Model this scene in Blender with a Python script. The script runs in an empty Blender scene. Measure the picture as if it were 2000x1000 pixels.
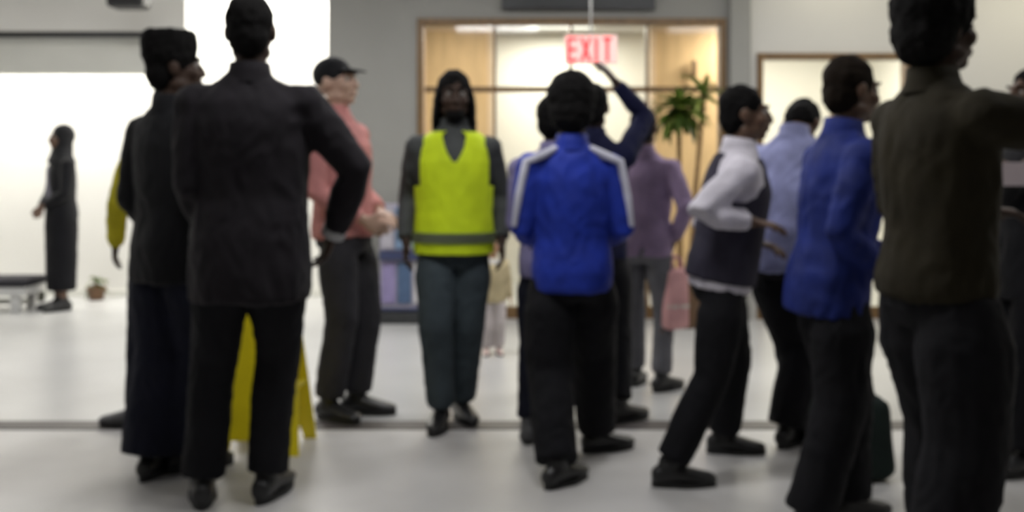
import bpy, bmesh, math, random
from mathutils import Vector, Matrix, noise
random.seed(7)
sc = bpy.context.scene
COL = sc.collection
PI = math.pi
R = math.radians

# ------------------------------------------------------------------ camera
HC, FPX, YH = 1.286, 2000.0, 324.0        # eye height, focal length in px, horizon row (2000x1000 frame)
cam = bpy.data.cameras.new('camera'); camo = bpy.data.objects.new('camera', cam); COL.objects.link(camo)
camo.location = (0, 0, HC); camo.rotation_euler = (R(90), 0, 0)
cam.sensor_width = 36.0; cam.lens = 36.0 * FPX / 2000.0
cam.shift_y = -(500 - YH) / 2000.0
cam.clip_start = 0.05
cam.dof.use_dof = DOF_ON = True
cam.dof.focus_distance = 0.60
cam.dof.aperture_fstop = (cam.lens / 1000.0) / 0.0042      # everyone beyond the focus is softly out of focus
sc.camera = camo

# ------------------------------------------------------------------ world, exposure
w = bpy.data.worlds.new('world'); sc.world = w; w.use_nodes = True
w.node_tree.nodes['Background'].inputs[0].default_value = (0.5, 0.52, 0.55, 1)
w.node_tree.nodes['Background'].inputs[1].default_value = 0.05
vs = sc.view_settings
vs.view_transform = 'Standard'; vs.look = 'None'; vs.gamma = 1.0; vs.use_curve_mapping = False
vs.exposure = 0.0

# area lights: every one sits just under a modelled ceiling lamp
LAMPS = []   # filled below: (x, y, z, sx, sy, power, colour)
def lamp_light(x, y, z, sx, sy, power, colour):
    l = bpy.data.lights.new('ceiling_lamp_light', 'AREA'); l.shape = 'RECTANGLE'
    l.size = sx; l.size_y = sy; l.energy = power; l.color = colour
    o = bpy.data.objects.new('ceiling_lamp_light', l); COL.objects.link(o)
    o.location = (x, y, z)
    return o
COOL = (0.99, 0.985, 0.99); WARM = (1.0, 0.93, 0.83); CREAM = (1.0, 0.975, 0.925)
ZC = 3.2
HALL_LAMPS = [(-2.6, 6.6, 30), (-0.6, 6.6, 34), (1.4, 6.6, 34), (3.4, 6.6, 26), (-2.6, 2.6, 6), (-0.2, 3.4, 34), (2.7, 3.2, 10), (-4.6, 6.2, 34)]  # lamps nearer the camera are unseen added fill, mainly for the hi-vis vest
RECESS_LAMPS = [(-5.6, 9.62, 46), (-4.0, 9.62, 46), (-2.4, 9.62, 54)]
ROOM_LAMPS = [(-0.3, 9.3, 24), (0.5, 10.55, 46), (2.6, 9.9, 70)]
WASH_LAMPS = [(2.7, 8.2, 5), (4.4, 7.9, 13)]
for x, y, p in HALL_LAMPS: lamp_light(x, y, ZC - 0.045, 1.1, 0.5, p, COOL)
for x, y, p in RECESS_LAMPS: lamp_light(x, y, ZC - 0.045, 1.1, 0.45, p, CREAM)
for x, y, p in ROOM_LAMPS: lamp_light(x, y, 2.75 - 0.045, 0.7, 0.45, p, WARM)
for x, y, p in WASH_LAMPS: lamp_light(x, y, ZC - 0.045, 0.9, 0.3, p, (1.0, 0.93, 0.72))

# ------------------------------------------------------------------ materials
MATS = {}
def mat(name, col, rough=0.6, var=0.12, scale=6.0, bump=0.0, bscale=60.0, metal=0.0, spec=0.5, sheen=0.0, emit=None, estr=0.0, stretch=None):
    if name in MATS: return MATS[name]
    m = bpy.data.materials.new(name); m.use_nodes = True
    nt = m.node_tree; b = nt.nodes['Principled BSDF']
    b.inputs['Roughness'].default_value = rough; b.inputs['Metallic'].default_value = metal
    b.inputs['Specular IOR Level'].default_value = spec
    b.inputs['Sheen Weight'].default_value = sheen
    tc = nt.nodes.new('ShaderNodeTexCoord'); mp = nt.nodes.new('ShaderNodeMapping')
    nt.links.new(tc.outputs['Object'], mp.inputs[0])
    if stretch: mp.inputs['Scale'].default_value = stretch
    nz = nt.nodes.new('ShaderNodeTexNoise'); nz.inputs['Scale'].default_value = scale; nz.inputs['Detail'].default_value = 4
    nt.links.new(mp.outputs[0], nz.inputs['Vector'])
    cr = nt.nodes.new('ShaderNodeValToRGB')
    lo = [max(0, c * (1 - var)) for c in col]; hi = [min(1, c * (1 + var)) for c in col]
    cr.color_ramp.elements[0].position = 0.3; cr.color_ramp.elements[1].position = 0.7
    cr.color_ramp.elements[0].color = (*lo, 1); cr.color_ramp.elements[1].color = (*hi, 1)
    nt.links.new(nz.outputs[0], cr.inputs[0]); nt.links.new(cr.outputs[0], b.inputs['Base Color'])
    if bump:
        n2 = nt.nodes.new('ShaderNodeTexNoise'); n2.inputs['Scale'].default_value = bscale; n2.inputs['Detail'].default_value = 3
        nt.links.new(mp.outputs[0], n2.inputs['Vector'])
        bp = nt.nodes.new('ShaderNodeBump'); bp.inputs['Strength'].default_value = bump; bp.inputs['Distance'].default_value = 0.01
        nt.links.new(n2.outputs[0], bp.inputs['Height']); nt.links.new(bp.outputs[0], b.inputs['Normal'])
    if emit:
        b.inputs['Emission Color'].default_value = (*emit, 1); b.inputs['Emission Strength'].default_value = estr
    MATS[name] = m
    return m
def glass_mat():
    m = bpy.data.materials.new('clear_glass'); m.use_nodes = True; nt = m.node_tree
    for n in list(nt.nodes): nt.nodes.remove(n)
    out = nt.nodes.new('ShaderNodeOutputMaterial'); mix = nt.nodes.new('ShaderNodeMixShader')
    tr = nt.nodes.new('ShaderNodeBsdfTransparent'); tr.inputs[0].default_value = (0.95, 0.97, 0.95, 1)
    gl = nt.nodes.new('ShaderNodeBsdfGlossy'); gl.inputs['Roughness'].default_value = 0.05
    fr = nt.nodes.new('ShaderNodeFresnel'); fr.inputs['IOR'].default_value = 1.45
    nt.links.new(fr.outputs[0], mix.inputs[0]); nt.links.new(tr.outputs[0], mix.inputs[1]); nt.links.new(gl.outputs[0], mix.inputs[2])
    nt.links.new(mix.outputs[0], out.inputs[0]); MATS['glass'] = m
    return m
def cloth(name, col, rough=0.85, var=0.18, sheen=0.0, bump=0.25):
    return mat(name, col, rough, var, 9.0, bump, 140.0, spec=0.25, sheen=sheen)

# ------------------------------------------------------------------ mesh helpers
def W(px, py, d): return Vector(((px - 1000) * d / FPX, d, HC + (YH - py) * d / FPX))
def G(px, py): d = HC * FPX / (py - YH); return Vector(((px - 1000) * d / FPX, d, 0.0))

def link(name, me, m=None, parent=None):
    o = bpy.data.objects.new(name, me); COL.objects.link(o)
    if m: 
        me.materials.clear(); me.materials.append(m)
    if parent: o.parent = parent
    return o
def finish(name, bm, m, parent=None, smooth=False):
    bmesh.ops.recalc_face_normals(bm, faces=bm.faces)
    me = bpy.data.meshes.new(name); bm.to_mesh(me); bm.free()
    if smooth: me.polygons.foreach_set('use_smooth', [True] * len(me.polygons))
    return link(name, me, m, parent)
def tag(o, label=None, cat=None, group=None, kind=None):
    if label: o['label'] = label
    if cat: o['category'] = cat
    if group: o['group'] = group
    if kind: o['kind'] = kind
    return o
def empty(name, loc, rz=0.0):
    o = bpy.data.objects.new(name, None); COL.objects.link(o); o.location = loc; o.rotation_euler = (0, 0, rz)
    o.empty_display_size = 0.1
    return o
def box(bm, x0, x1, y0, y1, z0, z1):
    r = bmesh.ops.create_cube(bm, size=1.0)
    for v in r['verts']:
        v.co = Vector((x0 + (v.co.x + .5) * (x1 - x0), y0 + (v.co.y + .5) * (y1 - y0), z0 + (v.co.z + .5) * (z1 - z0)))
    return r['verts']
def bevel(bm, w, seg=2):
    bmesh.ops.bevel(bm, geom=list(bm.edges), offset=w, segments=seg, affect='EDGES', profile=0.5)
def boxobj(name, b, m, parent=None, bev=0.0):
    bm = bmesh.new(); box(bm, *b)
    if bev: bevel(bm, bev)
    return finish(name, bm, m, parent)
def loft(bm, rings, n=14, cap=True):
    """rings: list of (centre, axis_x, axis_y)"""
    prev = None; first = None
    for c, ax, ay in rings:
        vs_ = [bm.verts.new(c + ax * math.cos(2 * PI * i / n) + ay * math.sin(2 * PI * i / n)) for i in range(n)]
        if prev:
            for i in range(n): bm.faces.new((prev[i], prev[(i + 1) % n], vs_[(i + 1) % n], vs_[i]))
        else: first = vs_
        prev = vs_
    if cap:
        bm.faces.new(list(reversed(first))); bm.faces.new(prev)
def tube(bm, pts, rad, n=10, rnd=True, flat=None):
    """round limb through pts with radii; rounded ends; flat=(axis, factor) squeezes along axis"""
    pts = [Vector(p) for p in pts]; rad = list(rad)
    if rnd:
        d0 = (pts[0] - pts[1]).normalized(); d1 = (pts[-1] - pts[-2]).normalized()
        pts = [pts[0] + d0 * rad[0] * .85, pts[0] + d0 * rad[0] * .5] + pts + [pts[-1] + d1 * rad[-1] * .5, pts[-1] + d1 * rad[-1] * .85]
        rad = [rad[0] * .45, rad[0] * .85] + rad + [rad[-1] * .85, rad[-1] * .45]
    rings = []; u = None
    for i, p in enumerate(pts):
        t = (pts[min(i + 1, len(pts) - 1)] - pts[max(i - 1, 0)]).normalized()
        if u is None:
            a = Vector((0, 1, 0)) if abs(t.y) < .8 else Vector((1, 0, 0))
            u = a.cross(t).normalized()
        else: u = (u - t * u.dot(t)).normalized()
        v = t.cross(u)
        rings.append((p, u * rad[i], v * rad[i]))
    loft(bm, rings, n)
def ball(bm, c, r, m3=None, seg=14):
    res = bmesh.ops.create_uvsphere(bm, u_segments=seg, v_segments=max(8, seg // 2 + 2), radius=1.0)
    for v in res['verts']:
        p = Vector((v.co.x * r[0], v.co.y * r[1], v.co.z * r[2]))
        if m3: p = m3 @ p
        v.co = p + Vector(c)
    return res['verts']
def xform(bm, verts, M):
    for v in verts: v.co = M @ v.co
def remeshed(name, bm, voxel, m, parent, smooth_it=3, fac=0.5, dec=1.0, disp=None):
    """one continuous surface out of overlapping lofts"""
    bmesh.ops.recalc_face_normals(bm, faces=bm.faces)
    me = bpy.data.meshes.new('raw'); bm.to_mesh(me); bm.free()
    t = bpy.data.objects.new('raw', me); COL.objects.link(t)
    md = t.modifiers.new('r', 'REMESH'); md.mode = 'VOXEL'; md.voxel_size = voxel
    if smooth_it:
        ms = t.modifiers.new('s', 'SMOOTH'); ms.factor = fac; ms.iterations = smooth_it
    if dec < 1.0:
        dm = t.modifiers.new('d', 'DECIMATE'); dm.ratio = dec
    dg = bpy.context.evaluated_depsgraph_get(); dg.update()
    nm = bpy.data.meshes.new_from_object(t.evaluated_get(dg)); nm.name = name
    bpy.data.objects.remove(t); bpy.data.meshes.remove(me)
    if disp:
        nn = len(nm.vertices); co = [0.0] * (3 * nn); no = [0.0] * (3 * nn)
        nm.vertices.foreach_get('co', co); nm.vertex_normals.foreach_get('vector', no)
        for k in range(0, 3 * nn, 3):
            a = disp(Vector(co[k:k + 3]))
            co[k] += no[k] * a; co[k + 1] += no[k + 1] * a; co[k + 2] += no[k + 2] * a
        nm.vertices.foreach_set('co', co); nm.update()
    nm.polygons.foreach_set('use_smooth', [True] * len(nm.polygons))
    return link(name, nm, m, parent)
def folds(amp, seed, sx=9.0, sz=5.0):
    o = Vector((seed * 3.7, seed * 1.3, seed * 7.1))
    def f(p):
        q = Vector((p.x * sx, p.y * sx, p.z * sz)) + o
        a = noise.noise(q); b = noise.noise(q * 2.3 + Vector((a * 1.2, 0, a)))
        return amp * (0.75 * a + 0.45 * (1 - 2 * abs(b)))
    return f

# ================================================================== SETTING
M_FLOOR = mat('polished_pale_floor', (0.45, 0.45, 0.445), 0.30, 0.07, 1.6, 0.03, 20, spec=0.45)
M_NEAR = mat('grey_worn_floor', (0.54, 0.53, 0.52), 0.42, 0.08, 2.2, 0.05, 60, spec=0.55)
M_STRIP = mat('dark_floor_strip', (0.075, 0.065, 0.062), 0.5, 0.2, 5)
M_GREY = mat('grey_paint', (0.27, 0.268, 0.25), 0.75, 0.05, 1.5, 0.04, 90)
M_WHITE = mat('white_paint', (0.80, 0.79, 0.75), 0.75, 0.03, 1.2, 0.03, 90)
M_CREAM = mat('cream_paint', (0.76, 0.745, 0.69), 0.75, 0.03, 1.2, 0.03, 90)
M_CEIL = mat('ceiling_paint', (0.62, 0.61, 0.60), 0.9, 0.04, 3)
M_OFFW = mat('off_white_paint', (0.56, 0.55, 0.52), 0.75, 0.03, 1.2, 0.03, 90)
M_SOFF = mat('soffit_paint', (0.66, 0.66, 0.61), 0.8, 0.05, 2)
M_WOOD = mat('brown_frame_wood', (0.15, 0.085, 0.032), 0.45, 0.3, 4, 0.1, 30, stretch=(12, 12, 1.2))
M_TAN = mat('tan_panel', (0.66, 0.45, 0.24), 0.6, 0.12, 3, stretch=(6, 6, .8))
M_DARK = mat('dark_metal', (0.02, 0.02, 0.022), 0.4, 0.2, 10)
M_STEEL = mat('brushed_steel', (0.55, 0.55, 0.53), 0.3, 0.1, 20, metal=1.0)
M_GLASS = glass_mat()
M_BASE = mat('dark_baseboard', (0.03, 0.032, 0.034), 0.5, 0.2, 8)

def struct(name, b, m, parent=None, bev=0.0):
    o = boxobj(name, b, m, parent, bev)
    if not parent: o['kind'] = 'structure'
    return o
YB = 8.6                         # back wall plane
XL, XR = -6.6, 5.6
YS0, YS1 = 4.99, 5.15            # dark strip across the floor
struct('floor', (XL, XR, YS1, 11.4, -0.12, 0.0), M_FLOOR)
struct('floor_foreground', (XL, XR, -1.6, YS0, -0.12, 0.0), M_NEAR)
struct('trim_1', (XL, XR, YS0, YS1, -0.12, 0.004), M_STRIP)
struct('ceiling', (XL, XR, -1.6, 11.4, ZC, ZC + 0.12), M_CEIL)
struct('wall_left', (XL - 0.15, XL, -1.6, 11.4, 0, ZC), M_WHITE)
struct('wall_right', (XR, XR + 0.15, -1.6, 11.4, 0, ZC), M_CREAM)
struct('wall_front', (XL, XR, -1.75, -1.6, 0, ZC), M_GREY)
XW0 = W(641, 0, YB).x            # left end of the grey wall
XD0, XD1 = W(815, 0, YB).x, W(1418, 0, YB).x
ZD = W(0, 36, YB).z
XE0, XE1, ZE = W(1478, 0, YB).x, W(1782, 0, YB).x, W(0, 104, YB).z
XWR = W(1463, 0, YB).x
TH = 0.14
bm = bmesh.new()
box(bm, XW0, XD0, YB, YB + TH, 0, ZC); box(bm, XD0, XD1, YB, YB + TH, ZD, ZC); box(bm, XD1, XWR - 0.17, YB, YB + TH, 0, ZC)
tag(finish('wall_back', bm, M_GREY), kind='structure')
struct('trim_2', (XWR - 0.17, XWR, YB - 0.07, YB + TH, 0, ZC), M_GREY, bev=0.006)     # pilaster
bm = bmesh.new()
box(bm, XWR, XE0, YB, YB + TH, 0, ZC); box(bm, XE0, XE1, YB, YB + TH, ZE, ZC); box(bm, XE1, XR, YB, YB + TH, 0, ZC)
tag(finish('wall_back_right', bm, M_OFFW), kind='structure')
struct('wall_recess', (XL, XW0 + 0.0, 10.08, 10.22, 0, ZC), M_WHITE)
struct('wall_recess_side', (XW0, XW0 + 0.14, YB + TH, 10.22, 0, ZC), M_WHITE)
struct('baseboard_back', (XW0, XD0 - 0.001, YB - 0.022, YB, 0, 0.115), M_BASE, bev=0.004)
struct('baseboard_recess', (XL, XW0, 10.06, 10.08, 0, 0.06), M_SOFF)
# stepped bulkhead over the recess on the left
XB = W(362, 0, 9.0).x
struct('trim_3', (XL, XB, 9.06, 9.26, W(0, 141, 9).z, W(0, 84, 9).z), M_SOFF, bev=0.006)
struct('trim_4', (XL, XB, 9.10, 9.24, W(0, 84, 9).z, W(0, 60, 9).z), M_SOFF)
struct('trim_5', (XL, XB, 9.00, 9.26, W(0, 60, 9).z, ZC), M_WHITE, bev=0.006)
struct('gap_shade_strip', (XL, XB, 9.055, 9.10, W(0, 70, 9).z, W(0, 61, 9).z), M_DARK)  # dark strip put in as the shade of the gap between the steps

# room behind the glazed doors
XI0, XI1, ZI = XW0 + 0.14, 3.9, 2.75
struct('wall_room_back', (XI0, XI1, 11.25, 11.4, 0, ZI), M_CREAM)
struct('wall_room_right', (XI1, XI1 + 0.1, YB + TH, 11.4, 0, ZI), M_CREAM)
struct('ceiling_room', (XI0, XI1, YB + TH, 11.4, ZI, ZI + 0.1), M_CEIL)

# glazed double door with sidelights and transoms
def framed(name, kindlabel, x0, x1, z1, mull, trans, y=YB):
    d = tag(empty(name, ((x0 + x1) / 2, y + 0.05, 0)), kind='structure')
    off = Vector((-(x0 + x1) / 2, -(y + 0.05), 0))
    def p(nm, b, m, par=d, bev=0.004):
        return boxobj(nm, (b[0] + off.x, b[1] + off.x, b[2] + off.y, b[3] + off.y, b[4], b[5]), m, par, bev)
    f = 0.05
    for a in (x0, x1 - f): p('jamb', (a, a + f, y - 0.025, y + TH, 0, z1), M_WOOD)
    p('head', (x0 + f, x1 - f, y - 0.025, y + TH, z1 - f, z1), M_WOOD)
    xs = [x0 + f] + [m_ for m_ in mull] + [x1 - f]
    for m_ in mull: p('mullion', (m_ - .013, m_ + .013, y, y + .09, 0, z1 - f), M_WOOD)
    if trans: 
        for a, b in zip(xs[:-1], xs[1:]): p('transom', (a + .014, b - .014, y + .01, y + .08, trans - .022, trans + .022), M_WOOD)
    for a, b in zip(xs[:-1], xs[1:]):
        if trans:
            p('pane', (a + .014, b - .014, y + .04, y + .048, trans + .022, z1 - f), M_GLASS, bev=0)
            p('pane', (a + .014, b - .014, y + .04, y + .048, 0.10, trans - .022), M_GLASS, bev=0)
        else: p('pane', (a + .014, b - .014, y + .04, y + .048, 0.10, z1 - f), M_GLASS, bev=0)
        p('kick_rail', (a + .014, b - .014, y + .01, y + .08, 0.0, 0.10), M_WOOD)
    return d, p
mull = [W(966, 0, YB).x, W(1115, 0, YB).x, W(1265, 0, YB).x]
d1, p1 = framed('door_1', '', XD0, XD1, ZD, mull, W(0, 174, YB).z)
for s in (-1, 1):
    bm = bmesh.new(); xh = mull[1] + s * .07 - (XD0 + XD1) / 2
    tube(bm, [(xh, -.035, .85), (xh, -.10, .86), (xh, -.10, 1.34), (xh, -.035, 1.35)], [.013] * 4, 8)
    finish('handle', bm, M_STEEL, d1, True)
d2, p2 = framed('door_2', '', XE0, XE1, ZE, [(XE0 + XE1) / 2], None)
for s in (-1, 1):
    bm = bmesh.new(); xh = s * .07
    tube(bm, [(xh, -.035, .85), (xh, -.10, .86), (xh, -.10, 1.24), (xh, -.035, 1.25)], [.013] * 4, 8)
    finish('handle', bm, M_STEEL, d2, True)

# tan panels standing behind the sidelights
def screen(px0, px1, y, label):
    x0, x1 = W(px0, 0, y).x, W(px1, 0, y).x
    t = tag(empty('wooden_screen', ((x0 + x1) / 2, y, 0)), label, 'room divider')
    hw = (x1 - x0) / 2
    boxobj('panel', (-hw + .05, hw - .05, -.015, .015, .05, 2.64), M_TAN, t)
    for a in (-hw, hw - .05): boxobj('stile', (a, a + .05, -.03, .03, 0, 2.69), mat('pale_tan_wood', (.70, .52, .36), .55, .1, 3), t, .004)
    boxobj('rail', (-hw + .05, hw - .05, -.03, .03, 2.64, 2.69), MATS['pale_tan_wood'], t, .004)
    boxobj('rail', (-hw + .05, hw - .05, -.03, .03, 0, .05), MATS['pale_tan_wood'], t, .004)
    return t
screen(822, 962, 10.3, 'tan panelled screen behind the left sidelight of the glazed doors')
screen(1270, 1424, 10.3, 'tan panelled screen behind the right sidelight, next to the plant')
# sconce on the right screen
sx = W(1356, 0, 10.23); t = tag(empty('wall_sconce', (sx.x, 10.285, 0)), 'slim brown sconce fixed to the tan screen above the plant', 'wall lamp')
zt, zb = W(0, 118, 10.23).z, W(0, 162, 10.23).z
bm = bmesh.new(); tube(bm, [(0, -.055, zb + .02), (0, -.055, zt - .02)], [.022, .028], 12); finish('shade', bm, M_WOOD, t, True)
boxobj('bracket', (-.012, .012, -.05, 0, (zb + zt) / 2 - .015, (zb + zt) / 2 + .015), M_DARK, t, .002)

# ceiling lamps
M_LAMP = mat('lamp_diffuser', (0.9, 0.9, 0.88), 0.5, 0, emit=(1, .98, .94), estr=1.2)
def lampobj(x, y, z, sx, sy, label):
    t = tag(empty('ceiling_light', (x, y, z)), label, 'ceiling light', 'recessed ceiling lights')
    bm = bmesh.new(); hx, hy = sx / 2, sy / 2
    for b in ((-hx - .03, hx + .03, -hy - .03, -hy), (-hx - .03, hx + .03, hy, hy + .03), (-hx - .03, -hx, -hy, hy), (hx, hx + .03, -hy, hy)):
        box(bm, *b, -.03, 0)
    finish('frame', bm, M_STEEL, t)
    boxobj('diffuser', (-hx, hx, -hy, hy, -.02, -.005), M_LAMP, t)
HALL_SPOT = ['above the pink-shirted man', 'above the child and hi-vis man', 'above the mauve-shirted person', 'before the right hand doorway', 'above the floor left of the camera, added as fill', 'above the camera, added to brighten the hi-vis vest', 'right of the camera, added as fill', 'above the bare floor at left']
for (x, y, p), q in zip(HALL_LAMPS, HALL_SPOT): lampobj(x, y, ZC, 1.1, .5, 'flat white light panel in the hall ceiling ' + q)
for (x, y, p), q in zip(RECESS_LAMPS, ('over the low bench', 'behind the woman in the long skirt', 'next to the grey wall')): lampobj(x, y, ZC, 1.1, .45, 'flat white light panel over the recess ' + q)
for (x, y, p), q in zip(ROOM_LAMPS, ('left sidelight', 'glazed double doors', 'right hand doorway')): lampobj(x, y, ZI, .7, .45, 'warm light panel in the room behind the ' + q)
for (x, y, p), q in zip(WASH_LAMPS, ('above the right hand doorway', 'beyond the right hand doorway')): lampobj(x, y, ZC, .9, .3, 'narrow warm ceiling light ' + q)

# dark sign board over the doors
sx0, sx1, sz = W(980, 0, YB).x, W(1278, 0, YB).x, W(0, 20, YB).z
t = tag(empty('sign_board', ((sx0 + sx1) / 2, YB - .03, 0)), 'dark sign board fixed to the wall above the glazed doors', 'sign')
hw = (sx1 - sx0) / 2
boxobj('board', (-hw, hw, -.03, .029, sz + .02, sz + .36), mat('charcoal_board', (.035, .038, .04), .5, .15, 6), t, .004)
boxobj('trim', (-hw, hw, -.035, .029, sz, sz + .019), M_DARK, t)

# exit sign hanging from the ceiling
M_RED = mat('lit_red_letters', (.8, .05, .05), .5, 0, emit=(1.0, 0.015, 0.03), estr=1.25)
M_SIGN = mat('pale_sign_face', (.72, .50, .47), .5, .03, 4, emit=(1.0, .62, .56), estr=.30)
ds = 7.7; c = W(1154, 97, ds); hw = 51 * ds / FPX; hh = 28 * ds / FPX
t = tag(empty('exit_sign', (c.x, c.y, c.z)), 'lit red EXIT sign hanging in front of the glazed doors', 'exit sign')
boxobj('housing', (-hw, hw, -.02, .03, -hh, hh), M_SIGN, t, .004)
bm = bmesh.new(); tube(bm, [(0, .005, hh), (0, .005, ZC - c.z)], [.008, .008], 8, False); finish('stem', bm, M_STEEL, t)
boxobj('ceiling_plate', (-.06, .06, -.03, .04, ZC - c.z - .015, ZC - c.z), M_STEEL, t)
def letter(nm, x, strokes):
    bm = bmesh.new()
    for (ax, az, bx, bz) in strokes:
        a, b = Vector((ax, 0, az)), Vector((bx, 0, bz)); dirv = (b - a).normalized(); n = Vector((-dirv.z, 0, dirv.x)) * .0105
        vv = []
        for y in (-.004, .004):
            vv.append([bm.verts.new(q + Vector((0, y, 0))) for q in (a - n, b - n, b + n, a + n)])
        bm.faces.new(vv[0]); bm.faces.new(list(reversed(vv[1])))
        for i in range(4): bm.faces.new((vv[0][i], vv[1][i], vv[1][(i + 1) % 4], vv[0][(i + 1) % 4]))
    o = finish(nm, bm, M_RED, t); o.location = (x, -.0245, 0)
H_ = hh - .018; lw = .032
letter('letter', -hw * .69, [(-lw, -H_, -lw, H_), (-lw, H_ - .01, lw, H_ - .01), (-lw, 0, lw * .8, 0), (-lw, -H_ + .01, lw, -H_ + .01)])
letter('letter', -hw * .2, [(-lw, -H_, lw, H_), (-lw, H_, lw, -H_)])
letter('letter', hw * .2, [(0, -H_, 0, H_)])
letter('letter', hw * .62, [(0, -H_, 0, H_), (-lw, H_ - .01, lw, H_ - .01)])

# dark loudspeaker hanging at the top left
c = W(252, -14, 8.4)
t = tag(empty('ceiling_speaker', (c.x, c.y, ZC)), 'dark box speaker hanging from the ceiling at upper left', 'speaker')
zb = W(0, 17, 8.4).z - ZC
bm = bmesh.new(); box(bm, -.15, .15, -.12, .12, zb, zb + .24); bevel(bm, .035, 3); finish('cabinet', bm, M_DARK, t, True)
boxobj('grille', (-.12, .12, -.128, -.12, zb + .04, zb + .20), mat('speaker_grille', (.012, .012, .012), .8, .2, 50), t)
bm = bmesh.new(); tube(bm, [(0, 0, zb + .23), (0, 0, 0)], [.02, .02], 8, False); finish('mount', bm, M_STEEL, t)

# ================================================================== PEOPLE
def ik(a, t, l1, l2, pole):
    d = t - a; L = d.length; mx = (l1 + l2) * .995
    if L > mx: t = a + d * (mx / L); d = t - a; L = mx
    L = max(L, abs(l1 - l2) * 1.05 + .01)
    u = d.normalized(); x = (l1 * l1 - l2 * l2 + L * L) / (2 * L); h = math.sqrt(max(l1 * l1 - x * x, 0))
    pv = pole - u * pole.dot(u)
    if pv.length < 1e-4: pv = Vector((1, 0, 0)) - u * u.x
    return a + u * x + pv.normalized() * h, t

SKIN = {
 'deep': mat('deep_brown_skin', (.050, .028, .019), .6, .12, 14, .05, 120, spec=.3),
 'brown': mat('brown_skin', (.12, .065, .040), .5, .12, 14, .05, 120),
 'light': mat('light_skin', (.52, .34, .26), .5, .1, 14, .05, 120),
 'tan': mat('tan_skin', (.42, .22, .12), .5, .1, 14, .05, 120),
}
M_HAIR = mat('black_hair', (.006, .0055, .0055), .85, .4, 40, .5, 90, spec=.12)
M_EYE = mat('eye_white', (.38, .35, .32), .2, .02); M_IRIS = mat('dark_iris', (.02, .012, .008), .15, .1)
M_SOLE = mat('black_rubber', (.012, .012, .012), .7, .2, 20)

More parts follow.
